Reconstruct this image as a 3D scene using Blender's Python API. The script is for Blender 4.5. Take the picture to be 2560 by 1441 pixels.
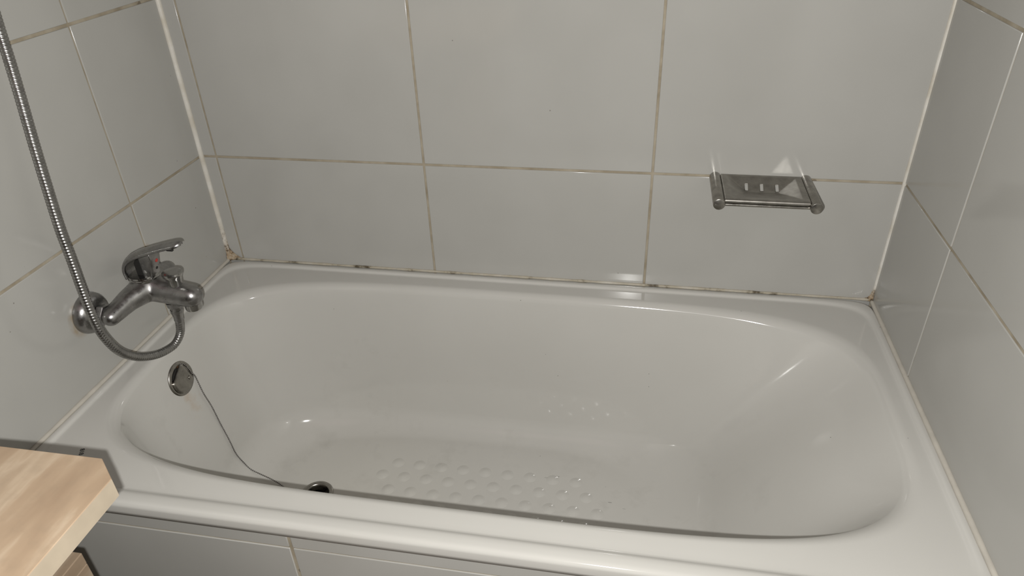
import bpy, bmesh, math, random
from mathutils import Vector, Matrix

for o in list(bpy.data.objects):
    bpy.data.objects.remove(o)
random.seed(7)
sc = bpy.context.scene
COL = sc.collection
PI = math.pi

# ------------------------------------------------------------------ camera, light, exposure
def rot3(rx, ry, rz):
    return Matrix.Rotation(rz, 3, 'Z') @ Matrix.Rotation(ry, 3, 'Y') @ Matrix.Rotation(rx, 3, 'X')
cam_d = bpy.data.cameras.new('camera')
cam_d.sensor_fit = 'HORIZONTAL'; cam_d.sensor_width = 36.0; cam_d.lens = 24.983
cam_d.clip_start = 0.02
cam = bpy.data.objects.new('camera', cam_d); COL.objects.link(cam)
cam.matrix_world = Matrix.Translation((0.9283, -1.2963, 1.3562)) @ rot3(1.0125, 0.0326, 0.1782).to_4x4()
sc.camera = cam

w = bpy.data.worlds.new('world'); sc.world = w; w.use_nodes = True
w.node_tree.nodes['Background'].inputs[0].default_value = (0.9, 0.85, 0.85, 1)
w.node_tree.nodes['Background'].inputs[1].default_value = 0.0

# the phone's flash, three centimetres below its lens
fl = bpy.data.lights.new('phone_flash', 'SPOT')
fl.energy = 51.0; fl.color = (1.0, 0.985, 0.950); fl.shadow_soft_size = 0.005
fl.spot_size = math.radians(165); fl.spot_blend = 0.35
flo = bpy.data.objects.new('phone_flash', fl); COL.objects.link(flo)
flo.location = (0.910, -1.305, 1.330)
flo.rotation_euler = rot3(1.0125, 0.0326, 0.1782).to_euler()
# added soft fill under the ceiling, unseen, pink to tint the ambient light
cl = bpy.data.lights.new('ceiling_fill', 'AREA')
cl.shape = 'RECTANGLE'; cl.size = 1.2; cl.size_y = 1.2; cl.energy = 1.1; cl.color = (1.0, 0.66, 0.70)
clo = bpy.data.objects.new('ceiling_fill', cl); COL.objects.link(clo)
clo.location = (0.7, -1.75, 2.43)

sc.view_settings.view_transform = 'Standard'
sc.view_settings.look = 'None'
sc.view_settings.gamma = 1.0
sc.view_settings.use_curve_mapping = False
sc.view_settings.exposure = 0.0

# ------------------------------------------------------------------ helpers
def link(name, me, parent=None, label=None, cat=None, group=None, kind=None):
    o = bpy.data.objects.new(name, me); COL.objects.link(o)
    if parent is not None: o.parent = parent
    if label: o['label'] = label
    if cat: o['category'] = cat
    if group: o['group'] = group
    if kind: o['kind'] = kind
    return o

def mesh(name, bm, mat, smooth=False, normals=True):
    if normals: bmesh.ops.recalc_face_normals(bm, faces=bm.faces[:])
    me = bpy.data.meshes.new(name); bm.to_mesh(me); bm.free()
    if mat: me.materials.append(mat)
    if smooth:
        me.polygons.foreach_set('use_smooth', [True] * len(me.polygons))
        if smooth != True:
            me.set_sharp_from_angle(angle=smooth)
    return me

def flat_big(me):
    # only the rounded edges are smooth-shaded, the faces stay flat
    for p in me.polygons:
        if max(abs(c) for c in p.normal) > .999: p.use_smooth = False

def obj(name, bm, mat, parent=None, smooth=False, normals=True, **k):
    return link(name, mesh(name, bm, mat, smooth, normals), parent, **k)

def add_box(bm, x0, x1, y0, y1, z0, z1, bev=0.0, seg=1):
    r = bmesh.ops.create_cube(bm, size=1.0)
    vs = r['verts']
    for v in vs:
        v.co = Vector((x0 + (v.co.x + .5) * (x1 - x0), y0 + (v.co.y + .5) * (y1 - y0), z0 + (v.co.z + .5) * (z1 - z0)))
    if bev > 0:
        es = list({e for v in vs for e in v.link_edges})
        bmesh.ops.bevel(bm, geom=es, offset=bev, segments=seg, profile=0.5, affect='EDGES')

def axis_matrix(origin, axis):
    z = Vector(axis).normalized()
    x = z.orthogonal().normalized()
    y = z.cross(x)
    m = Matrix((x, y, z)).transposed().to_4x4()
    m.translation = Vector(origin)
    return m

def add_lathe(bm, prof, origin, axis, n=32, cap0=True, cap1=True):
    """prof: list of (radius, height along the axis)"""
    m = axis_matrix(origin, axis)
    rings = []
    for r, h in prof:
        if r < 1e-6:
            rings.append([bm.verts.new(m @ Vector((0, 0, h)))])
        else:
            rings.append([bm.verts.new(m @ Vector((r * math.cos(2 * PI * i / n), r * math.sin(2 * PI * i / n), h))) for i in range(n)])
    for a, b in zip(rings, rings[1:]):
        for i in range(n):
            j = (i + 1) % n
            if len(a) == 1 and len(b) == 1: continue
            if len(a) == 1: bm.faces.new((a[0], b[i], b[j]))
            elif len(b) == 1: bm.faces.new((a[i], a[j], b[0]))
            else: bm.faces.new((a[i], a[j], b[j], b[i]))
    if cap0 and len(rings[0]) > 1: bm.faces.new(rings[0][::-1])
    if cap1 and len(rings[-1]) > 1: bm.faces.new(rings[-1])

def catmull(pts, per):
    P = [Vector(p) for p in pts]
    P = [2 * P[0] - P[1]] + P + [2 * P[-1] - P[-2]]
    out = []
    for i in range(1, len(P) - 2):
        p0, p1, p2, p3 = P[i - 1:i + 3]
        for k in range(per):
            t = k / per
            out.append(0.5 * ((2 * p1) + (p2 - p0) * t + (2 * p0 - 5 * p1 + 4 * p2 - p3) * t * t + (3 * p1 - p0 - 3 * p2 + p3) * t ** 3))
    out.append(P[-2].copy())
    return out

def resample(pts, step):
    d = [0.0]
    for a, b in zip(pts, pts[1:]): d.append(d[-1] + (b - a).length)
    n = max(2, int(round(d[-1] / step))); out = []; j = 0
    for k in range(n + 1):
        s = d[-1] * k / n
        while j < len(d) - 2 and d[j + 1] < s: j += 1
        t = (s - d[j]) / max(1e-9, d[j + 1] - d[j])
        out.append(pts[j].lerp(pts[j + 1], min(1, max(0, t))))
    return out

def add_tube(bm, pts, rad, n=12, caps=True):
    """rad: a number or a function of the index"""
    t0 = (pts[1] - pts[0]).normalized()
    nrm = t0.orthogonal().normalized()
    rings = []
    for i, p in enumerate(pts):
        t = (pts[min(i + 1, len(pts) - 1)] - pts[max(i - 1, 0)]).normalized()
        nrm = (nrm - t * nrm.dot(t)).normalized()
        b = t.cross(nrm)
        r = rad(i) if callable(rad) else rad
        rings.append([bm.verts.new(p + (nrm * math.cos(2 * PI * k / n) + b * math.sin(2 * PI * k / n)) * r) for k in range(n)])
    for a, c in zip(rings, rings[1:]):
        for k in range(n):
            j = (k + 1) % n
            bm.faces.new((a[k], a[j], c[j], c[k]))
    if caps:
        bm.faces.new(rings[0][::-1]); bm.faces.new(rings[-1])

def add_cone_chain(bm, pts, radii, n=24):
    """a tapering round bar with round ends"""
    P = [Vector(p) for p in pts]
    for i in range(len(P)):
        m = Matrix.Translation(P[i])
        bmesh.ops.create_uvsphere(bm, u_segments=n, v_segments=n // 2, radius=radii[i], matrix=m)
    for i in range(len(P) - 1):
        ax = P[i + 1] - P[i]
        add_lathe(bm, [(radii[i], 0), (radii[i + 1], ax.length)], P[i], ax, n)

def remeshed(name, bm, mat, voxel, smooth_it, parent=None, **k):
    me = bpy.data.meshes.new(name + '_tmp'); bm.to_mesh(me); bm.free()
    t = bpy.data.objects.new('tmp', me); COL.objects.link(t)
    r = t.modifiers.new('r', 'REMESH'); r.mode = 'VOXEL'; r.voxel_size = voxel
    s = t.modifiers.new('s', 'SMOOTH'); s.factor = 0.5; s.iterations = smooth_it
    dg = bpy.context.evaluated_depsgraph_get()
    out = bpy.data.meshes.new_from_object(t.evaluated_get(dg))
    bpy.data.objects.remove(t); bpy.data.meshes.remove(me)
    out.name = name
    out.materials.clear(); out.materials.append(mat)
    out.polygons.foreach_set('use_smooth', [True] * len(out.polygons))
    return link(name, out, parent, **k)

# ------------------------------------------------------------------ materials
class NT:
    def __init__(s, name):
        s.m = bpy.data.materials.new(name); s.m.use_nodes = True
        s.t = s.m.node_tree; s.b = s.t.nodes['Principled BSDF']
    def n(s, typ, **k):
        d = s.t.nodes.new(typ)
        for a, v in k.items():
            if a.startswith('i_'):
                d.inputs[a[2:].replace('_', ' ')].default_value = v
            else: setattr(d, a, v)
        return d
    def l(s, a, b): s.t.links.new(a, b)
    def pos(s):
        return s.n('ShaderNodeNewGeometry').outputs['Position']
    def noise(s, scale, detail=3, rough=.5, vec=None):
        d = s.n('ShaderNodeTexNoise'); d.inputs['Scale'].default_value = scale
        d.inputs['Detail'].default_value = detail; d.inputs['Roughness'].default_value = rough
        s.l(vec if vec is not None else s.pos(), d.inputs['Vector'])
        return d.outputs['Fac']
    def ramp(s, fac, stops):
        r = s.n('ShaderNodeValToRGB'); e = r.color_ramp.elements
        while len(e) < len(stops): e.new(0.5)
        for el, (p, c) in zip(e, stops):
            el.position = p; el.color = (c, c, c, 1) if isinstance(c, (int, float)) else (*c, 1)
        s.l(fac, r.inputs[0]); return r.outputs[0]
    def mix(s, fac, a, b, mode='MIX'):
        x = s.n('ShaderNodeMix', data_type='RGBA', blend_type=mode)
        for v, i in ((fac, 0), (a, 6), (b, 7)):
            if hasattr(v, 'is_linked'): s.l(v, x.inputs[i])
            elif isinstance(v, tuple): x.inputs[i].default_value = (*v, 1)
            else: x.inputs[i].default_value = v
        return x.outputs[2]
    def math(s, op, a, b=0.0, clamp=False):
        x = s.n('ShaderNodeMath', operation=op); x.use_clamp = clamp
        for v, i in ((a, 0), (b, 1)):
            if hasattr(v, 'is_linked'): s.l(v, x.inputs[i])
            else: x.inputs[i].default_value = v
        return x.outputs[0]
    def color(s, c):
        if hasattr(c, 'is_linked'): s.l(c, s.b.inputs['Base Color'])
        else: s.b.inputs['Base Color'].default_value = (*c, 1)
    def rough(s, v):
        if hasattr(v, 'is_linked'): s.l(v, s.b.inputs['Roughness'])
        else: s.b.inputs['Roughness'].default_value = v
    def metal(s, v): s.b.inputs['Metallic'].default_value = v
    def bump(s, h, strength, dist=0.001):
        b = s.n('ShaderNodeBump'); b.inputs['Strength'].default_value = strength
        b.inputs['Distance'].default_value = dist
        s.l(h, b.inputs['Height']); s.l(b.outputs[0], s.b.inputs['Normal'])
    def specks(s, scale, size, density):
        """sparse small dark flecks of dirt"""
        v = s.n('ShaderNodeTexVoronoi'); v.inputs['Scale'].default_value = scale
        s.l(s.pos(), v.inputs['Vector'])
        near = s.math('LESS_THAN', v.outputs['Distance'], size)
        sep = s.n('ShaderNodeSeparateColor'); s.l(v.outputs['Color'], sep.inputs[0])
        pick = s.math('LESS_THAN', sep.outputs[0], density)
        return s.math('MULTIPLY', near, pick)
    def blob(s, center, r0, r1):
        d = s.n('ShaderNodeVectorMath', operation='DISTANCE')
        s.l(s.pos(), d.inputs[0]); d.inputs[1].default_value = center
        mr = s.n('ShaderNodeMapRange'); mr.inputs[1].default_value = r0; mr.inputs[2].default_value = r1
        mr.inputs[3].default_value = 1; mr.inputs[4].default_value = 0
        s.l(d.outputs['Value'], mr.inputs[0]); return mr.outputs[0]

def mat_tile():
    k = NT('white_glazed_tile')
    c = k.ramp(k.noise(6, 2), [(.3, (.400, .394, .370)), (.7, (.424, .418, .394))])
    c = k.mix(k.math('MULTIPLY', k.specks(28, .035, .10), .6), c, (.12, .11, .09))
    # limescale and rust washed out around the wall plate of the tap
    ring = k.math('MULTIPLY', k.blob((0, -.4235, .688), .038, .047), k.blob((0, -.452, .690), .018, .036))
    ring = k.math('MAXIMUM', ring, k.blob((0, -.243, .712), .004, .018))
    c = k.mix(k.math('MULTIPLY', k.math('MULTIPLY', ring, k.ramp(k.noise(60, 4), [(.35, .3), (.6, 1.0)])), .75), c, (.32, .24, .14))
    k.color(c); k.rough(.13)
    k.b.inputs['Specular IOR Level'].default_value = .45
    return k.m
def mat_grout():
    k = NT('beige_cement_grout')
    f = k.noise(30, 4)
    c = k.ramp(f, [(.3, (.27, .23, .165)), (.55, (.36, .315, .24)), (.8, (.41, .375, .305))])
    c = k.mix(k.math('MULTIPLY', k.specks(45, .25, .06), .6), c, (.10, .075, .05))
    k.color(c); k.rough(.85); k.bump(k.noise(300, 3), .4, .0008)
    return k.m
def mat_enamel():
    k = NT('white_bath_enamel')
    c = k.ramp(k.noise(3.5, 3), [(.3, (.525, .515, .484)), (.7, (.555, .545, .514))])
    # grey scuffs worn into the basin
    sc_ = k.math('MULTIPLY', k.ramp(k.noise(14, 5, .65), [(.54, 0.0), (.74, 1.0)]), k.ramp(k.noise(2.6, 2), [(.45, 0.0), (.62, 1.0)]))
    below = k.n('ShaderNodeSeparateXYZ'); k.l(k.pos(), below.inputs[0])
    inb = k.n('ShaderNodeMapRange'); k.l(below.outputs['Z'], inb.inputs[0])
    inb.inputs[1].default_value = .50; inb.inputs[2].default_value = .535; inb.inputs[3].default_value = 1; inb.inputs[4].default_value = 0
    c = k.mix(k.math('MULTIPLY', k.math('MULTIPLY', sc_, inb.outputs[0]), .38), c, (.40, .39, .36))
    # limescale yellow on the floor around the waste
    c = k.mix(k.math('MULTIPLY', k.blob((.36, -.36, .20), .05, .30), .10), c, (.60, .56, .42))
    # rust run under the overflow
    rust = k.math('MULTIPLY', k.blob((.0895, -.3520, .4510), .005, .021), k.ramp(k.noise(90, 4), [(.33, 0.0), (.52, 1.0)]))
    rust2 = k.math('MULTIPLY', k.blob((.097, -.345, .425), .004, .035), k.ramp(k.noise(50, 3), [(.42, 0.0), (.7, .6)]))
    c = k.mix(k.math('MULTIPLY', k.math('ADD', rust, rust2, True), .75), c, (.42, .25, .10))
    c = k.mix(k.math('MULTIPLY', k.specks(36, .030, .16), .8), c, (.07, .065, .055))
    # short dark scratches beyond the grip bumps
    mp = k.n('ShaderNodeMapping'); mp.inputs['Scale'].default_value = (30, 120, 60); mp.inputs['Rotation'].default_value = (0, 0, .5)
    k.l(k.pos(), mp.inputs[0])
    v = k.n('ShaderNodeTexVoronoi'); v.inputs['Scale'].default_value = 1.0; k.l(mp.outputs[0], v.inputs['Vector'])
    se = k.n('ShaderNodeSeparateColor'); k.l(v.outputs['Color'], se.inputs[0])
    scr = k.math('MULTIPLY', k.math('LESS_THAN', v.outputs['Distance'], .13), k.math('LESS_THAN', se.outputs[1], .16))
    c = k.mix(k.math('MULTIPLY', k.math('MULTIPLY', scr, k.blob((.86, -.24, .20), .05, .13)), .6), c, (.10, .095, .085))
    k.color(c); k.rough(.075)
    return k.m
def mat_sealant():
    k = NT('aged_white_silicone')
    c = k.ramp(k.noise(16, 4), [(.35, (.54, .50, .42)), (.6, (.68, .66, .61))])
    # mould where the bead meets the corners and in patches along the bath
    p = k.ramp(k.noise(110, 5, .7), [(.50, 0.0), (.60, 1.0)])
    near = k.math('ADD', k.blob((.015, -.005, .575), .012, .075), k.blob((1.393, -.01, .565), .008, .035), True)
    c = k.mix(k.math('MULTIPLY', k.math('MULTIPLY', near, k.ramp(k.noise(55, 4, .6), [(.35, .3), (.6, 1.0)])), .85), c, (.36, .27, .175))
    c = k.mix(k.math('MULTIPLY', p, near), c, (.09, .06, .035))
    k.color(c); k.rough(.45); k.bump(k.noise(120, 4), .5, .0015)
    return k.m
def mat_filler():
    k = NT('crumbly_brown_filler')
    c = k.ramp(k.noise(95, 6, .7), [(.38, (.07, .045, .025)), (.46, (.30, .215, .13)), (.58, (.40, .32, .225)), (.72, (.50, .45, .36))])
    k.color(c); k.rough(.8); k.bump(k.noise(220, 5), .8, .002)
    return k.m
def mat_joint():
    k = NT('stained_bath_joint')
    c = k.ramp(k.noise(14, 5, .65), [(.36, (.10, .08, .05)), (.45, (.40, .36, .28)), (.7, (.52, .49, .43))])
    k.color(c); k.rough(.6); k.bump(k.noise(120, 4), .5, .0012)
    return k.m
def mat_chrome(name, col, r0, r1, spot=True):
    k = NT(name)
    f = k.noise(60, 5, .6)
    c = k.ramp(f, [(.3, tuple(x * .72 for x in col)), (.62, col)])
    if spot:
        c = k.mix(k.math('MULTIPLY', k.specks(130, .14, .06), .7), c, (.06, .055, .05))
    k.color(c); k.metal(1.0)
    k.rough(k.ramp(k.noise(90, 4), [(.35, r0), (.7, r1)]))
    return k.m
def mat_plain(name, c, r=.5, metal=0.0):
    k = NT(name)
    f = k.noise(40, 3)
    k.color(k.ramp(f, [(.3, tuple(x * .88 for x in c)), (.7, c)])); k.rough(r); k.metal(metal)
    return k.m
def mat_board(name, dark=1.0):
    k = NT(name)
    mp = k.n('ShaderNodeMapping'); mp.inputs['Scale'].default_value = (9, 2.2, 9)
    mp.inputs['Rotation'].default_value = (0, 0, -.12)
    k.l(k.pos(), mp.inputs[0])
    f = k.noise(2.2, 4, .55, mp.outputs[0])
    cc = lambda *a: tuple(x * dark for x in a)
    c = k.ramp(f, [(.30, cc(.29, .205, .135)), (.46, cc(.355, .26, .175)), (.52, cc(.43, .335, .24)), (.60, cc(.365, .275, .19)), (.75, cc(.33, .25, .178))])
    g = k.noise(60, 5, .6)
    c = k.mix(k.math('MULTIPLY', k.ramp(g, [(.48, 0.0), (.7, 1.0)]), .22), c, cc(.235, .18, .125))
    k.color(c); k.rough(.5); k.bump(k.noise(70, 4), .12, .001)
    return k.m

M_TILE = mat_tile(); M_GROUT = mat_grout(); M_BATH = mat_enamel(); M_SEAL = mat_sealant(); M_JOINT = mat_joint(); M_FILL = mat_filler(); M_CREAM = mat_plain('cream_silicone', (.53, .50, .44), .5)
M_PAN = mat_chrome('worn_pan_steel', (.36, .345, .315), .34, .46, False)
M_CHROME = mat_chrome('worn_chrome', (.37, .365, .36), .24, .40)
M_CHROME2 = mat_chrome('polished_chrome', (.45, .445, .43), .12, .24, False)
M_HOSE = mat_chrome('hose_steel', (.36, .355, .345), .26, .36, False)
M_STEEL = mat_chrome('brushed_steel', (.36, .345, .315), .24, .34, False)
M_DARK = mat_plain('dark_void', (.012, .011, .010), .6)  # near-black for dark parts and for shade put into hollows
M_RUST = mat_plain('rust', (.16, .075, .03), .9)
M_RED = mat_plain('red_dot', (.45, .03, .02), .35)
M_INK = mat_plain('black_ink', (.02, .025, .025), .5)
M_BOARD = mat_board('pale_stone_wood'); M_BOARDEDGE = mat_plain('cream_edge_band', (.41, .345, .26), .45)
M_CAB = mat_board('brown_wood', .62)
M_PAINT = mat_plain('ceiling_paint', (.55, .50, .49), .9)
M_ROOM = mat_plain('room_paint', (.25, .22, .215), .8)
M_FLOOR = mat_plain('floor_tile', (.30, .27, .25), .4)

# ------------------------------------------------------------------ room shell
LX = 1.400; RIM = 0.560; Z1 = 0.8118; Z2 = 1.1316; ROW = Z2 - Z1; YB = -2.5; HC = 2.45
def wall(name, x0, x1, y0, y1, z0, z1, mat):
    bm = bmesh.new(); add_box(bm, x0, x1, y0, y1, z0, z1)
    return obj(name, bm, mat, kind='structure')
REC = 0.0018                    # how far the grout lies behind the tile faces
wb = wall('wall_back', -.12, LX + .12, REC, .12, 0, HC, M_GROUT)
wl = wall('wall_left', -.12, -REC, YB, REC, 0, HC, M_GROUT)
wr = wall('wall_right', LX + REC, LX + .12, YB, REC, 0, HC, M_GROUT)
wf = wall('wall_front', -.12, LX + .12, YB - .12, YB, 0, HC, M_ROOM)
wall('floor', -.12, LX + .12, YB - .12, .12, -.1, 0, M_FLOOR)
wall('ceiling', -.12, LX + .12, YB - .12, .12, HC, HC + .1, M_PAINT)

def tile(parent, axis, a0, a1, z0, z1, face, outward, g=.005, gz=.005):
    """one tile between joint centres a0..a1 (along the wall) and z0..z1"""
    bm = bmesh.new()
    t0, t1 = sorted((face, face - outward * (REC + .004)))
    h = g / 2; hz = gz / 2
    if axis == 'x': add_box(bm, a0 + h, a1 - h, t0, t1, z0 + hz, z1 - hz, .0011, 2)
    else: add_box(bm, t0, t1, a0 + h, a1 - h, z0 + hz, z1 - hz, .0011, 2)
    o = obj('tile', bm, M_TILE, parent, smooth=True)
    flat_big(o.data)
    return o
zs = [Z1 - 2 * ROW - .001, Z1 - ROW, Z1, Z2, Z2 + ROW, Z2 + 2 * ROW, Z2 + 3 * ROW, Z2 + 4 * ROW]
def jit(): return random.uniform(-.0002, .0002)
xs = [.0, .0346, .495, .9506, LX]
for r in range(len(zs) - 1):
    for a, b in zip(xs, xs[1:]):
        tile(wb, 'x', a, b, zs[r], min(zs[r + 1], HC), jit(), -1, .0045 if a else .003)
yl = [0, -.2411, -.698, -1.155, -1.612, -2.069, YB]
for r in range(len(zs) - 1):
    for a, b in zip(yl, yl[1:]):
        tile(wl, 'y', b, a, zs[r], min(zs[r + 1], HC), jit(), 1, .0036)
yr = [0, -.2465, -.703, -1.160, -1.617, -2.074, YB]
for r in range(len(zs) - 1):
    for a, b in zip(yr, yr[1:]):
        tile(wr, 'y', b, a, zs[r], min(zs[r + 1], HC), LX + jit(), -1, .0036)

# tiled panel in front of the bath
YA = -.690
bm = bmesh.new(); add_box(bm, 0.001, LX - .001, YA + REC, YA + .012, 0, .5325)
wa = obj('wall_apron', bm, M_GROUT, kind='structure')
for a, b in ((.003, .4625), (.4625, .9190), (.9190, LX - .003)):
    for z0, z1 in ((.4945, .5320), (.1745, .4945), (.003, .1745)):
        tile(wa, 'x', a, b, z0, z1, YA + jit(), -1, .0055, .003)

# ------------------------------------------------------------------ sealant and corner beads
def lumpy_tube(name, pts, r, mat, amp, step=.006, seed=1, n=10):
    rnd = random.Random(seed)
    P = resample([Vector(p) for p in pts], step)
    rr = [r * (1 + rnd.uniform(-amp, amp)) for _ in P]
    rr = [(rr[max(0, i - 1)] + rr[i] + rr[min(len(rr) - 1, i + 1)]) / 3 for i in range(len(rr))]
    bm = bmesh.new(); add_tube(bm, P, lambda i: rr[i], n)
    return obj(name, bm, mat, smooth=True, kind='structure')
t1 = lumpy_tube('trim_1', [(.0005, -.0005, RIM), (.0005, -.0005, HC)], .0062, M_SEAL, .08, .012, 3)
lumpy_tube('trim_2', [(LX, 0, RIM), (LX, 0, HC)], .0042, M_SEAL, .08, .012, 4)
lumpy_tube('trim_3', [(.004, -.0005, RIM + .001), (LX - .004, -.0005, RIM + .001)], .0030, M_JOINT, .35, .006, 5)
lumpy_tube('trim_4', [(.0012, -.005, RIM), (.0012, -.695, RIM)], .0044, M_CREAM, .12, .006, 6)
lumpy_tube('trim_5', [(LX - .0015, -.005, RIM), (LX - .0015, -.695, RIM)], .0046, M_CREAM, .10, .006, 7)
lumpy_tube('trim_6', [(.006, YA + .0005, .5330), (LX - .006, YA + .0005, .5330)], .0018, M_JOINT, .5, .006, 8)
def corner_patch(name, corner, sx, w, d, h, seed):
    """crumbling filler packed into a corner: a rough three-sided heap"""
    rnd = random.Random(seed)
    bm = bmesh.new()
    N = 14
    top = Vector((corner[0], corner[1], corner[2] + h)); rows = []
    for i in range(N + 1):
        t = i / N
        z = corner[2] + h * (1 - t)
        ww = .004 + (w - .004) * t ** 3; dd = .004 + (d - .004) * t ** 2.2
        row = []
        for j in range(N + 1):
            s = j / N
            a = Vector((corner[0] + sx * ww, corner[1] - .0005, z)); b = Vector((corner[0] + sx * .0005, corner[1] - dd, z))
            p = a.lerp(b, s); mid = 4 * s * (1 - s)
            p += Vector((-sx, 1, 0)) * mid * min(ww, dd) * .22
            p += Vector((sx * rnd.uniform(0, .0014), -rnd.uniform(0, .0014), rnd.uniform(-.001, .001) if 0 < i < N else 0))
            row.append(bm.verts.new(p))
        rows.append(row)
    for i in range(N):
        for j in range(N):
            bm.faces.new((rows[i][j], rows[i][j + 1], rows[i + 1][j + 1], rows[i + 1][j]))
    base = [bm.verts.new((corner[0], corner[1], corner[2]))]
    for j in range(N): bm.faces.new((rows[N][j], rows[N][j + 1], base[0]))
    return obj('filler', bm, M_FILL, t1 if sx > 0 else bpy.data.objects['trim_2'], smooth=True)
f1 = corner_patch('filler', (0, 0, RIM), 1, .040, .012, .052, 11)
f1['label'] = 'crumbling brown stained filler at the foot of the corner'
f2 = corner_patch('filler', (LX, 0, RIM), -1, .022, .012, .022, 12)

# ------------------------------------------------------------------ bathtub
CX, CY = .700, -.345
DEPTH = .360; ZF = RIM - DEPTH
NP = 400
def basin():
    rings = []
    def ring(aL, aR, bB, bF, n, z):
        out = []
        for i in range(NP):
            ph = 2 * PI * (i + .5) / NP
            c, s = math.cos(ph), math.sin(ph)
            r = (abs(c) ** n + abs(s) ** n) ** (-1 / n)
            x = CX + r * c * (aR if c > 0 else aL)
            y = CY + r * s * (bB if s > 0 else bF)
            out.append([x, y, z, c, s])
        return out
    # outer edge -> bead -> crease -> shelf -> basin edge (distances from the outer edge)
    x0, x1, y0, y1 = .003, LX - .003, -.702, -.003
    def rect_ring(l, r, f, b, z, n):
        return ring(CX - (x0 + l), (x1 - r) - CX, (y1 - b) - CY, CY - (y0 + f), n, z)
    R0 = RIM
    rings.append(rect_ring(.009, .009, .012, .009, R0 - .026, 34))
    rings.append(rect_ring(0, 0, .001, 0, R0 - .026, 34))
    rings.append(rect_ring(0, 0, .0, 0, R0 - .018, 34))
    for k in range(0, 9):                                   # rolled outer edge
        a = PI / 2 * k / 8
        q = 1 - math.sin(a + 0) if False else 1 - math.cos(a)
        rr = .0045
        rings.append(rect_ring(rr * q, rr * q, .010 * q, rr * q, R0 - .008 + .008 * math.sin(a), 34 - k * .6))
    # flat of the bead, then the concave crease and the shelf
    for fr, z, n in ((.45, .0003, 25), (.7, -.0001, 21), (.85, -.0012, 19), (.95, -.0030, 17.5), (1.05, -.0045, 16), (1.2, -.0050, 15), (1.5, -.0050, 13)):
        rings.append(rect_ring(.012 * fr + .002, .012 * fr + .002, .026 * fr + .0005 + .002, .013 * fr + .002, R0 + z, n))
    # inner wall: one rounded profile per side, sampled with the same numbers of points
    def profile(D, r1, r2, flat, run):
        P = [Vector((-run, 0)), Vector((0, 0)), Vector((D, -DEPTH + .005)), Vector((D + flat, -DEPTH + .005))]
        out = []
        def corner(p0, p1, p2, r, n):
            d0 = (p0 - p1).normalized(); d1 = (p2 - p1).normalized()
            ang = math.acos(max(-1, min(1, d0.dot(d1)))); t = r / math.tan(ang / 2)
            a = p1 + d0 * t; b = p1 + d1 * t
            c = p1 + (d0 + d1).normalized() * (r / math.sin(ang / 2))
            va = a - c; vb = b - c
            tot = math.atan2(va.x * vb.y - va.y * vb.x, va.dot(vb))
            pts = []
            for k in range(n + 1):
                th = tot * k / n
                pts.append(c + Vector((va.x * math.cos(th) - va.y * math.sin(th), va.x * math.sin(th) + va.y * math.cos(th))))
            return pts
        P[0].x = -r1 / math.tan(math.acos(max(-1, min(1, (P[0] - P[1]).normalized().dot((P[2] - P[1]).normalized())))) / 2) - run
        ca = corner(P[0], P[1], P[2], r1, 14); cb = corner(P[1], P[2], P[3], r2, 20)
        out += [P[0].lerp(ca[0], k / 4) for k in range(4)]
        out += ca
        out += [ca[-1].lerp(cb[0], k / 16) for k in range(1, 16)]
        out += cb
        return out
    shelf = R0 - .005
    pr = {'L': profile(.075, .016, .085, .3, .002), 'R': profile(.30, .030, .20, .2, .002),
          'B': profile(.040, .018, .050, .2, .004), 'F': profile(.040, .018, .050, .2, .004)}
    eL, eR, eB, eF = .052, 1.352, -.066, -.626               # basin edge on each side
    m = len(pr['L'])
    for k in range(m):
        t = k / (m - 1)
        n = 4.4 - 1.1 * min(1, max(0, (t - .05) / .9))
        if k < 4: n = 6.5 - 2.1 * k / 4
        rg = []
        for i in range(NP):
            ph = 2 * PI * (i + .5) / NP
            c, s = math.cos(ph), math.sin(ph)
            X = pr['R' if c > 0 else 'L'][k]; Y = pr['B' if s > 0 else 'F'][k]
            r = (abs(c) ** n + abs(s) ** n) ** (-1 / n)
            a = (eR - X.x - CX) if c > 0 else (CX - eL - X.x)
            b = (eB - Y.x - CY) if s > 0 else (CY - eF - Y.x)
            p = 3.0
            wx = abs(c) ** p; wy = abs(s) ** p
            z = (wx * X.y + wy * Y.y) / (wx + wy)
            rg.append([CX + r * c * a, CY + r * s * b, shelf + z, c, s])
        rings.append(rg)
    last = rings[-1]
    K = 110
    for k in range(1, K):
        f = 1 - k / K
        rings.append([[CX + (p[0] - CX) * f, CY + (p[1] - CY) * f, p[2], 0, 0] for p in last])
    return rings
RINGS = basin()
DR = Vector((.2975, -.3450, ZF))                            # waste in the floor
bm = bmesh.new()
vr = [[bm.verts.new(p[:3]) for p in rg] for rg in RINGS]
for a, b in zip(vr, vr[1:]):
    for i in range(NP):
        j = (i + 1) % NP
        cxy = (a[i].co + b[j].co) / 2
        if cxy.z < ZF + .02 and (Vector((cxy.x, cxy.y)) - DR.xy).length < .027: continue
        bm.faces.new((a[i], a[j], b[j], b[i]))
bm.faces.new(vr[-1])
bmesh.ops.delete(bm, geom=[v for v in bm.verts if not v.link_faces], context='VERTS')
tub = link('bathtub', None)
tub.location = (0, 0, 0)
tub['label'] = 'white enamelled bathtub with rounded rim and studded floor, built in between tiled walls'
tub['category'] = 'bathtub'
shell = obj('tub_shell', bm, M_BATH, tub, smooth=True)
# make the shell face upwards
me = shell.data
zc = sum(p.normal.z for p in me.polygons)
if zc < 0: me.flip_normals()

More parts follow.
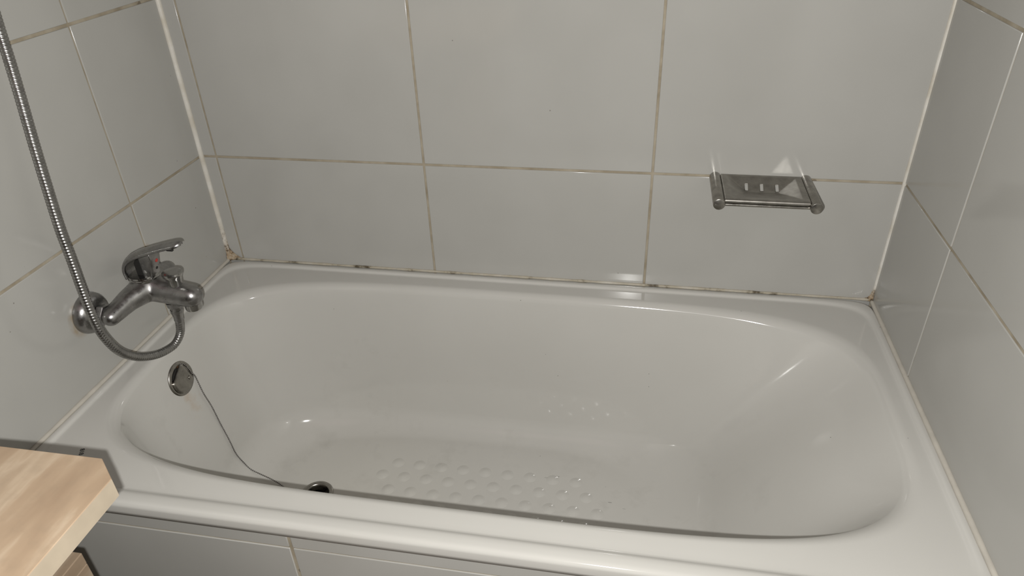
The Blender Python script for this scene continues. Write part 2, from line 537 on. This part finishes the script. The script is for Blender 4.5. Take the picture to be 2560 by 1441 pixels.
def tub_surface_left(y, z):
    """x of the basin's left end wall at height z near the middle line"""
    best = None
    for rg in RINGS[18:]:
        for i in range(NP // 2 - 90, NP // 2 + 90):
            p = rg[i]
            d = abs(p[2] - z) * 1.0 + abs(p[1] - y) * 1.0
            if p[0] < .35 and (best is None or d < best[0]): best = (d, p[0])
    return best[1]

# grip bumps pressed into the floor
bm = bmesh.new()
add_lathe(bm, [(.0155, -.0004), (.0140, .0000), (.0122, .0003), (.0100, .0009), (.0078, .00145), (.0052, .0019), (.0026, .0022), (0, .0023)], (0, 0, 0), (0, 0, 1), 24, cap0=False)
bump_me = mesh('grip_bump', bm, M_BATH, True)
rows = [(-.233, .442, 9), (-.271, .418, 10), (-.310, .444, 10), (-.347, .420, 10), (-.386, .444, 10), (-.424, .418, 10), (-.462, .442, 9)]
for y, xb, n in rows:
    for k in range(n):
        o = link('grip_bump', bump_me, tub); o.location = (xb + .0493 * k, y, ZF)

# waste: steel flange with a dark cup and a strainer cross
bm = bmesh.new()
add_lathe(bm, [(.0340, -.001), (.0345, .0010), (.0335, .0024), (.0310, .0030), (.0275, .0026), (.0250, .0008), (.0240, -.004), (.0225, -.014), (.0215, -.026)], DR, (0, 0, 1), 48, cap0=False, cap1=False)
waste = obj('waste', bm, M_STEEL, tub, smooth=True, label='steel waste flange in the floor')
bm = bmesh.new(); add_lathe(bm, [(.0218, -.028), (.0218, -.0255), (0, -.0255)], DR, (0, 0, 1), 32)
obj('waste_bottom', bm, M_DARK, waste)
bm = bmesh.new()
add_lathe(bm, [(.0075, -.0255), (.0085, -.018), (.0060, -.0145), (0, -.0140)], DR, (0, 0, 1), 20)
for k in range(3):
    a = k * PI / 3 + .3; d = Vector((math.cos(a), math.sin(a), 0)) * .0218
    add_tube(bm, [DR + Vector((0, 0, -.019)) - d, DR + Vector((0, 0, -.019)) + d], .0013, 8)
obj('strainer', bm, M_STEEL, waste, smooth=.6)

# overflow on the left end wall
zo, yo = .4865, -.3435
xo = tub_surface_left(yo, zo)
dx = (tub_surface_left(yo, zo - .03) - tub_surface_left(yo, zo + .03)) / .06
on = Vector((1, 0, dx)).normalized()
oc = Vector((xo, yo, zo))
upv = (Vector((0, 0, 1)) - on * on.z).normalized(); sidev = upv.cross(on)      # sidev points to +y
if sidev.y < 0: sidev = -sidev
bm = bmesh.new()
add_lathe(bm, [(.0345, -.004), (.0350, .0006), (.0338, .0026), (.0305, .0038), (.0270, .0030), (.0262, .0012), (0, .0012)], oc, on, 56, cap0=False)
of = obj('overflow_ring', bm, M_STEEL, tub, smooth=.7, label='round steel overflow plate with rust at its lower edge')
def overflow_cover():
    # a disc with two cuts that leave a point at the top, domed towards the middle
    bm = bmesh.new(); n = 72; R = .0292
    cuts = [((-.45, .89), .0205), ((.974, .227), .0200)]
    rings = []
    for f, h in ((1.0, .0020), (1.0, .0056), (.94, .0074), (.80, .0086), (.55, .0092), (.25, .0094)):
        rg = []
        for i in range(n):
            a = 2 * PI * i / n; d = (math.cos(a), math.sin(a)); r = R
            for (cx_, cy_), dist in cuts:
                q = d[0] * cx_ + d[1] * cy_
                if q > 0: r = min(r, dist / q)
            rg.append(bm.verts.new(oc + sidev * d[0] * r * f + upv * (d[1] * r * f - .001) + on * h))
        rings.append(rg)
    for a, b in zip(rings, rings[1:]):
        for i in range(n):
            j = (i + 1) % n; bm.faces.new((a[i], a[j], b[j], b[i]))
    bm.faces.new(rings[-1]); bm.faces.new(rings[0][::-1])
    return bm
cover = obj('overflow_cover', overflow_cover(), M_STEEL, of, smooth=.6)
bm = bmesh.new()
def loc(s, u, h): return oc + sidev * s + upv * u + on * h
def add_quadblock(bm, c, half, hs):
    lo = [bm.verts.new(loc(*q, hs[0])) for q in c]; hi = [bm.verts.new(loc(*q, hs[1])) for q in c]
    bm.faces.new(lo[::-1]); bm.faces.new(hi)
    for i in range(len(c)):
        j = (i + 1) % len(c); bm.faces.new((lo[i], lo[j], hi[j], hi[i]))
add_quadblock(bm, [(-.0235, .0118), (-.0200, .0122), (-.0010, .0222), (-.0020, .0262), (-.0170, .0200)], 0, (.0010, .0034))  # solid dark block in place of the shaded slot opening
obj('overflow_slot_shade', bm, M_DARK, of)
bm = bmesh.new()
add_lathe(bm, [(.0038, .0088), (.0044, .0098), (.0036, .0106), (0, .0108)], loc(.0130, -.0075, 0), on, 20)
add_lathe(bm, [(.0006, .0100), (.0006, .0113)], loc(.0130, -.0075, 0) - upv * .002, upv, 8)
obj('screw', bm, M_STEEL, of, smooth=.6)
bm = bmesh.new()
rnd = random.Random(5)
for k in range(70):
    a = rnd.gauss(-1.85, .32); r = .0357 + rnd.uniform(-.0008, .0012)
    bmesh.ops.create_icosphere(bm, subdivisions=1, radius=rnd.uniform(.0004, .0011), matrix=Matrix.Translation(loc(r * math.cos(a), r * math.sin(a), .0008)))
for k in range(40):
    bmesh.ops.create_icosphere(bm, subdivisions=1, radius=rnd.uniform(.0005, .0012), matrix=Matrix.Translation(loc(rnd.gauss(.0095, .004), rnd.gauss(.0255, .0016), .0022)))
obj('rust_crust', bm, M_RUST, of, kind='stuff')

# maker's stamp on the rim
def stamp():
    cu = bpy.data.curves.new('stamp', 'FONT'); cu.body = '818'; cu.size = .0098
    cu.align_x = 'CENTER'; cu.align_y = 'CENTER'; cu.extrude = .0001; cu.resolution_u = 3
    cu.offset = .0001
    t = bpy.data.objects.new('tmp', cu); COL.objects.link(t)
    me = bpy.data.meshes.new_from_object(t.evaluated_get(bpy.context.evaluated_depsgraph_get()))
    bpy.data.objects.remove(t)
    me.materials.clear(); me.materials.append(M_INK)
    o = link('stamp', me, tub, label='small dark printed mark on the rim corner')
    o.location = (.0790, -.6115, RIM - .0047); o.rotation_euler = (0, 0, math.radians(-62))
    return o
stamp()

# ------------------------------------------------------------------ ball chain of the plug
def chain():
    pts = [loc(.0140, .0255, .0040), loc(.0195, .0190, .0062), loc(.0228, .0060, .0064), loc(.0262, -.0080, .0062), loc(.0300, -.0210, .0050)]
    for y, z in ((-.318, .430), (-.3165, .395), (-.317, .350), (-.320, .305), (-.322, .268), (-.320, .240), (-.321, .222)):
        pts.append(Vector((tub_surface_left(y, z) + .0032, y, z)))
    pts += [Vector((.185, -.327, ZF + .008)), Vector((.212, -.336, ZF + .0035)), Vector((.230, -.348, ZF + .0025)), Vector((.244, -.372, ZF + .0023)), Vector((.262, -.398, ZF + .0023))]
    P = resample(catmull(pts, 16), .0042)
    bm = bmesh.new()
    for p in P:
        bmesh.ops.create_icosphere(bm, subdivisions=2, radius=.00165, matrix=Matrix.Translation(p))
    for p, q in zip(P, P[1:]): add_tube(bm, [p, q], .0005, 5)
    return obj('plug_chain', bm, mat_chrome('chain_steel', (.26, .25, .24), .3, .4, False), smooth=True, label='fine steel ball chain hanging from the round overflow down to the bath floor', cat='chain')
chain()

# ------------------------------------------------------------------ bath mixer on the left wall
YM = -.347; ZM = .690
mixer = link('bath_mixer', None, label='worn chrome single-lever bath mixer tap mounted on the left tiled wall', cat='tap')
bm = bmesh.new()
add_cone_chain(bm, [(.050, YM - .083, ZM + .000), (.060, YM - .045, ZM + .010), (.075, YM, ZM + .016)], [.0158, .0195, .0270])
add_cone_chain(bm, [(.050, YM + .083, ZM + .000), (.060, YM + .045, ZM + .010), (.075, YM, ZM + .016)], [.0150, .0185, .0255])
add_cone_chain(bm, [(.075, YM, ZM + .014), (.115, YM, ZM + .004), (.151, YM, ZM - .001)], [.0270, .0228, .0208])
add_lathe(bm, [(.030, -.004), (.0275, .010), (.0262, .024), (.0262, .0335)], (.070, YM, ZM), (0, 0, 1), 40)
body = remeshed('mixer_body', bm, M_CHROME, .0016, 45, mixer)
for s in (-1, 1):
    y = YM + s * .075
    bm = bmesh.new()
    add_lathe(bm, [(.0365, .0005), (.0368, .004), (.0355, .010), (.0315, .016), (.0250, .0205), (.0150, .0225)], (0, y, ZM), (1, 0, 0), 48)
    obj('rosette', bm, M_CHROME, mixer, smooth=.8)
    bm = bmesh.new()
    add_lathe(bm, [(.0135, .018), (.0135, .030), (.0120, .034), (.0120, .050)], (0, y, ZM), (1, 0, 0), 24)
    add_lathe(bm, [(.0165, .0245), (.0175, .026), (.0175, .036), (.0165, .0375)], (0, y, ZM), (1, 0, 0), 6)
    obj('union_nut', bm, M_CHROME, mixer, smooth=.5)
# grooved collar and handle
bm = bmesh.new()
add_lathe(bm, [(.0255, .030), (.0268, .0335), (.0268, .0365), (.0252, .0378), (.0252, .0388), (.0262, .0398), (.0256, .0425), (.020, .0430)], (.070, YM, ZM), (0, 0, 1), 48)
obj('collar', bm, M_CHROME2, mixer, smooth=.6)
bm = bmesh.new()
prof = [(.0795, .728), (.0945, .728), (.0985, .742), (.104, .766), (.1035, .7765), (.0795, .7690)]
def extrude_xz(bm, prof, y0, y1, bev, seg=3):
    a = [bm.verts.new((x, y0, z)) for x, z in prof]; b = [bm.verts.new((x, y1, z)) for x, z in prof]
    fs = [bm.faces.new(a), bm.faces.new(b[::-1])]
    for i in range(len(prof)):
        j = (i + 1) % len(prof); fs.append(bm.faces.new((a[j], a[i], b[i], b[j])))
    bmesh.ops.recalc_face_normals(bm, faces=fs)
    if bev: bmesh.ops.bevel(bm, geom=list({e for f in fs for e in f.edges}), offset=bev, segments=seg, profile=.5, affect='EDGES')
extrude_xz(bm, prof, YM - .0125, YM + .0125, .002)
hub = obj('handle_hub', bm, M_CHROME, mixer, smooth=.6)
bm = bmesh.new(); extrude_xz(bm, [(.0660, .728), (.0790, .728), (.0790, .7665), (.0700, .7625), (.0660, .7560)], YM - .0105, YM + .0105, .001)  # dark block added as the shade in the hollow behind the hub
obj('handle_shade', bm, M_DARK, hub, label='dark core inside the handle')
bm = bmesh.new(); add_lathe(bm, [(.0034, -.001), (.0034, .0004), (.0030, .0008), (0, .0010)], (.1020, YM + .004, .757), (1, 0, -.22), 20)
obj('hot_mark', bm, M_RED, hub, label='red dot')
bm = bmesh.new(); add_lathe(bm, [(.0026, -.001), (.0026, .0004), (0, .0005)], (.0987, YM + .003, .7425), (1, 0, -.22), 16)
obj('screw_plug', bm, M_DARK, hub)
# the arched lever: a flat band that rises behind the hub and sweeps out over it
bm = bmesh.new()
cen = catmull([(.0465, YM, .727), (.0440, YM, .742), (.0500, YM, .757), (.0650, YM, .7685), (.0880, YM, .7775), (.1150, YM, .7860), (.1400, YM, .7930), (.1640, YM, .7985)], 8)
n = len(cen); rings = []
for i, p in enumerate(cen):
    t = (cen[min(i + 1, n - 1)] - cen[max(i - 1, 0)]).normalized(); up = Vector((-t.z, 0, t.x))
    f = i / (n - 1)
    hw = .0205 - .0085 * f; th = .0046 - .0008 * f
    e = (1 - f) * (n - 1) / 5.0
    if e < 1: hw *= math.sqrt(max(.06, 1 - (1 - e) ** 2)); th *= .55 + .45 * math.sqrt(max(0, 1 - (1 - e) ** 2))
    sec = []
    for k in range(20):
        a = 2 * PI * k / 20; c, s = math.cos(a), math.sin(a)
        cc = math.copysign(abs(c) ** .55, c); ss = math.copysign(abs(s) ** .55, s)
        sec.append(bm.verts.new(p + Vector((0, 1, 0)) * hw * cc + up * th * ss + up * (-.0035 * (cc * cc))))
    rings.append(sec)
for a, b in zip(rings, rings[1:]):
    for k in range(20):
        j = (k + 1) % 20; bm.faces.new((a[k], a[j], b[j], b[k]))
bm.faces.new(rings[0][::-1]); bm.faces.new(rings[-1])
lever = obj('lever', bm, M_CHROME, mixer, smooth=.9)
bm = bmesh.new(); add_box(bm, .1415, .1535, YM - .0135, YM - .0085, .7868, .7900, .0008)  # dark box stands in for shade in the lever's undercut
obj('lever_notch_shade', bm, M_DARK, lever)
# diverter knob
bm = bmesh.new()
add_lathe(bm, [(.0100, -.006), (.0118, .004), (.0124, .012), (.0142, .0185), (.0168, .0225), (.0176, .0262), (.0168, .0290), (.0120, .0302), (0, .0306)], (.1275, YM, ZM + .0185), (0, 0, 1), 28)
obj('diverter_knob', bm, M_CHROME2, mixer, smooth=.45)
# aerator and hose outlet
bm = bmesh.new(); add_lathe(bm, [(.0150, .006), (.0150, -.008), (.0138, -.0105), (.0115, -.0105), (.0115, -.006), (0, -.006)], (.1500, YM, ZM - .0165), (0, 0, 1), 32)
obj('aerator', bm, M_CHROME2, mixer, smooth=.6)
bm = bmesh.new(); add_lathe(bm, [(.0150, .006), (.0145, -.003), (.0118, -.006), (.0110, -.012)], (.1130, YM, ZM - .020), (-.10, 0, 1), 32)
obj('hose_outlet', bm, M_CHROME, mixer, smooth=.6)

# ------------------------------------------------------------------ shower hose
HP = [[.1115, -.347, .6580], [.108, -.3461, .6281], [.104, -.3486, .605], [.101, -.3615, .5929], [.098, -.3786, .5905], [.094, -.4115, .5994], [.09, -.4471, .6215], [.087, -.4755, .6539], [.084, -.4903, .6933], [.082, -.4944, .7317], [.076, -.4878, .7839], [.07, -.4792, .8294], [.064, -.4713, .8806], [.058, -.4593, .9379], [.052, -.4454, 1.0046], [.047, -.4316, 1.0684], [.043, -.421, 1.122], [.04, -.4147, 1.1575], [.037, -.4068, 1.199], [.035, -.3982, 1.243], [.033, -.388, 1.30], [.032, -.375, 1.37]]
hose = link('shower_hose', None, label='ribbed metal shower hose looping from under the tap up the left wall', cat='hose')
path = catmull(HP, 40)
P = resample(path, .0049 / 6)
first = 30
bm = bmesh.new()
ribs = [.00675, .00728, .00742, .00745, .00740, .00718]
add_tube(bm, P[first:], lambda i: ribs[i % 6], 16)
obj('hose_sleeve', bm, M_HOSE, hose, smooth=True)
bm = bmesh.new()
add_tube(bm, P[0:first + 2], lambda i: .0105 if i < 8 else (.0105 - .0022 * (i - 8) / 14 if i < 22 else .0083), 24)
obj('hose_ferrule', bm, M_CHROME, hose, smooth=.7)

# ------------------------------------------------------------------ soap dish
dish = link('soap_dish', None, label='brushed steel soap dish with three slots on the back wall', cat='soap dish')
XL, XR, ZD = 1.0670, 1.2290, .8105
for x in (XL, XR):
    bm = bmesh.new()
    add_lathe(bm, [(.0105, -.0005), (.0105, .1205), (.0100, .1217), (.0088, .1222), (0, .1222)], (x, -.001, ZD), (0, -1, 0), 40)
    obj('post', bm, M_STEEL, dish, smooth=.6)
bm = bmesh.new()
add_lathe(bm, [(.0030, 0), (.0030, XR - XL - .016)], (XL + .008, -.1100, ZD - .0045), (1, 0, 0), 16)
obj('front_rail', bm, M_STEEL, dish, smooth=.6)
bm = bmesh.new()
tx0, tx1, ty0, ty1 = XL + .0095, XR - .0095, -.1125, -.0035
NX, NY = 90, 70
def tray_z(x, y):
    # recessed pan: flat border, a steep back and sides, a long slope up to the front
    u = min(x - (tx0 + .010), (tx1 - .010) - x)
    a = max(0, min(1, u / .034)); b = max(0, min(1, (y - (ty0 + .006)) / .058, (ty1 - .006 - y) / .034))
    m = min(a, b); h = max(0, .10 - abs(a - b)) / .10
    return ZD + .0075 - .0150 * max(0, m - h * h * .025)
g = [[bm.verts.new((tx0 + (tx1 - tx0) * i / NX, ty0 + (ty1 - ty0) * j / NY, 0)) for i in range(NX + 1)] for j in range(NY + 1)]
for row in g:
    for v in row: v.co.z = tray_z(v.co.x, v.co.y)
slots = [(1.121, -.036), (1.148, -.036), (1.175, -.036)]
for j in range(NY):
    for i in range(NX):
        c = (g[j][i].co + g[j + 1][i + 1].co) / 2
        if any(abs(c.x - sx) < .0026 and abs(c.y - sy) < .0085 for sx, sy in slots): continue
        bm.faces.new((g[j][i], g[j][i + 1], g[j + 1][i + 1], g[j + 1][i]))
# rolled front lip
lip = [g[0]]
for k in range(1, 7):
    a = PI / 2 * k / 6
    lip.append([bm.verts.new((v.co.x, ty0 - .0035 * math.sin(a), ZD + .0075 - .0035 * (1 - math.cos(a)))) for v in g[0]])
lip.append([bm.verts.new((v.co.x, ty0 - .0035, ZD + .0015)) for v in g[0]])
for a, b in zip(lip, lip[1:]):
    for i in range(NX): bm.faces.new((a[i], a[i + 1], b[i + 1], b[i]))
bmesh.ops.delete(bm, geom=[v for v in bm.verts if not v.link_faces], context='VERTS')
tray = obj('tray', bm, M_PAN, dish, smooth=.7)
so = tray.modifiers.new('thickness', 'SOLIDIFY'); so.thickness = .001; so.offset = 0

# ------------------------------------------------------------------ wooden counter and the cabinet below it
def slab(bm, pts, z0, z1, bev):
    a = [bm.verts.new((x, y, z0)) for x, y in pts]; b = [bm.verts.new((x, y, z1)) for x, y in pts]
    fs = [bm.faces.new(a), bm.faces.new(b)]
    for i in range(len(pts)):
        j = (i + 1) % len(pts); fs.append(bm.faces.new((a[i], a[j], b[j], b[i])))
    bmesh.ops.recalc_face_normals(bm, faces=fs)
    if bev: bmesh.ops.bevel(bm, geom=list({e for f in fs for e in f.edges}), offset=bev, segments=2, profile=.5, affect='EDGES')
BX = .447; BY = -.8685; BZ = .850; BT = .0225
counter = link('counter', None, label='pale stone-look wooden counter slab with a cut corner beside the bath', cat='counter')
bm = bmesh.new(); slab(bm, [(.001, BY), (.4185, BY), (BX - .001, -.8915), (BX - .001, -1.60), (.001, -1.60)], BZ - BT, BZ, .0008)
obj('board', bm, M_BOARD, counter)
bm = bmesh.new(); slab(bm, [(BX - .001, -.892), (BX, -.8925), (BX, -1.60), (BX - .001, -1.60)], BZ - BT + .0004, BZ - .0006, 0)
obj('edge_band', bm, M_BOARDEDGE, counter, label='plain cream edge strip')
cab = link('cabinet', None, label='brown wooden cabinet standing below the pale counter', cat='cabinet')
KX = .333; KY = -.870; KZ = .690
bm = bmesh.new(); add_box(bm, .002, KX - .018, -1.50, KY, .08, KZ - .0185, .001)
obj('carcass', bm, M_CAB, cab)
bm = bmesh.new(); add_box(bm, .002, KX, -1.505, KY, KZ - .018, KZ, .001)
obj('cabinet_top', bm, M_CAB, cab)
bm = bmesh.new(); add_box(bm, KX - .0175, KX, -1.505, KY, .0, KZ - .0185, .001)
obj('side_panel', bm, M_CAB, cab)
bm = bmesh.new(); add_box(bm, .02, KX - .03, -1.46, -.90, 0, .08)
obj('plinth', bm, M_CAB, cab)
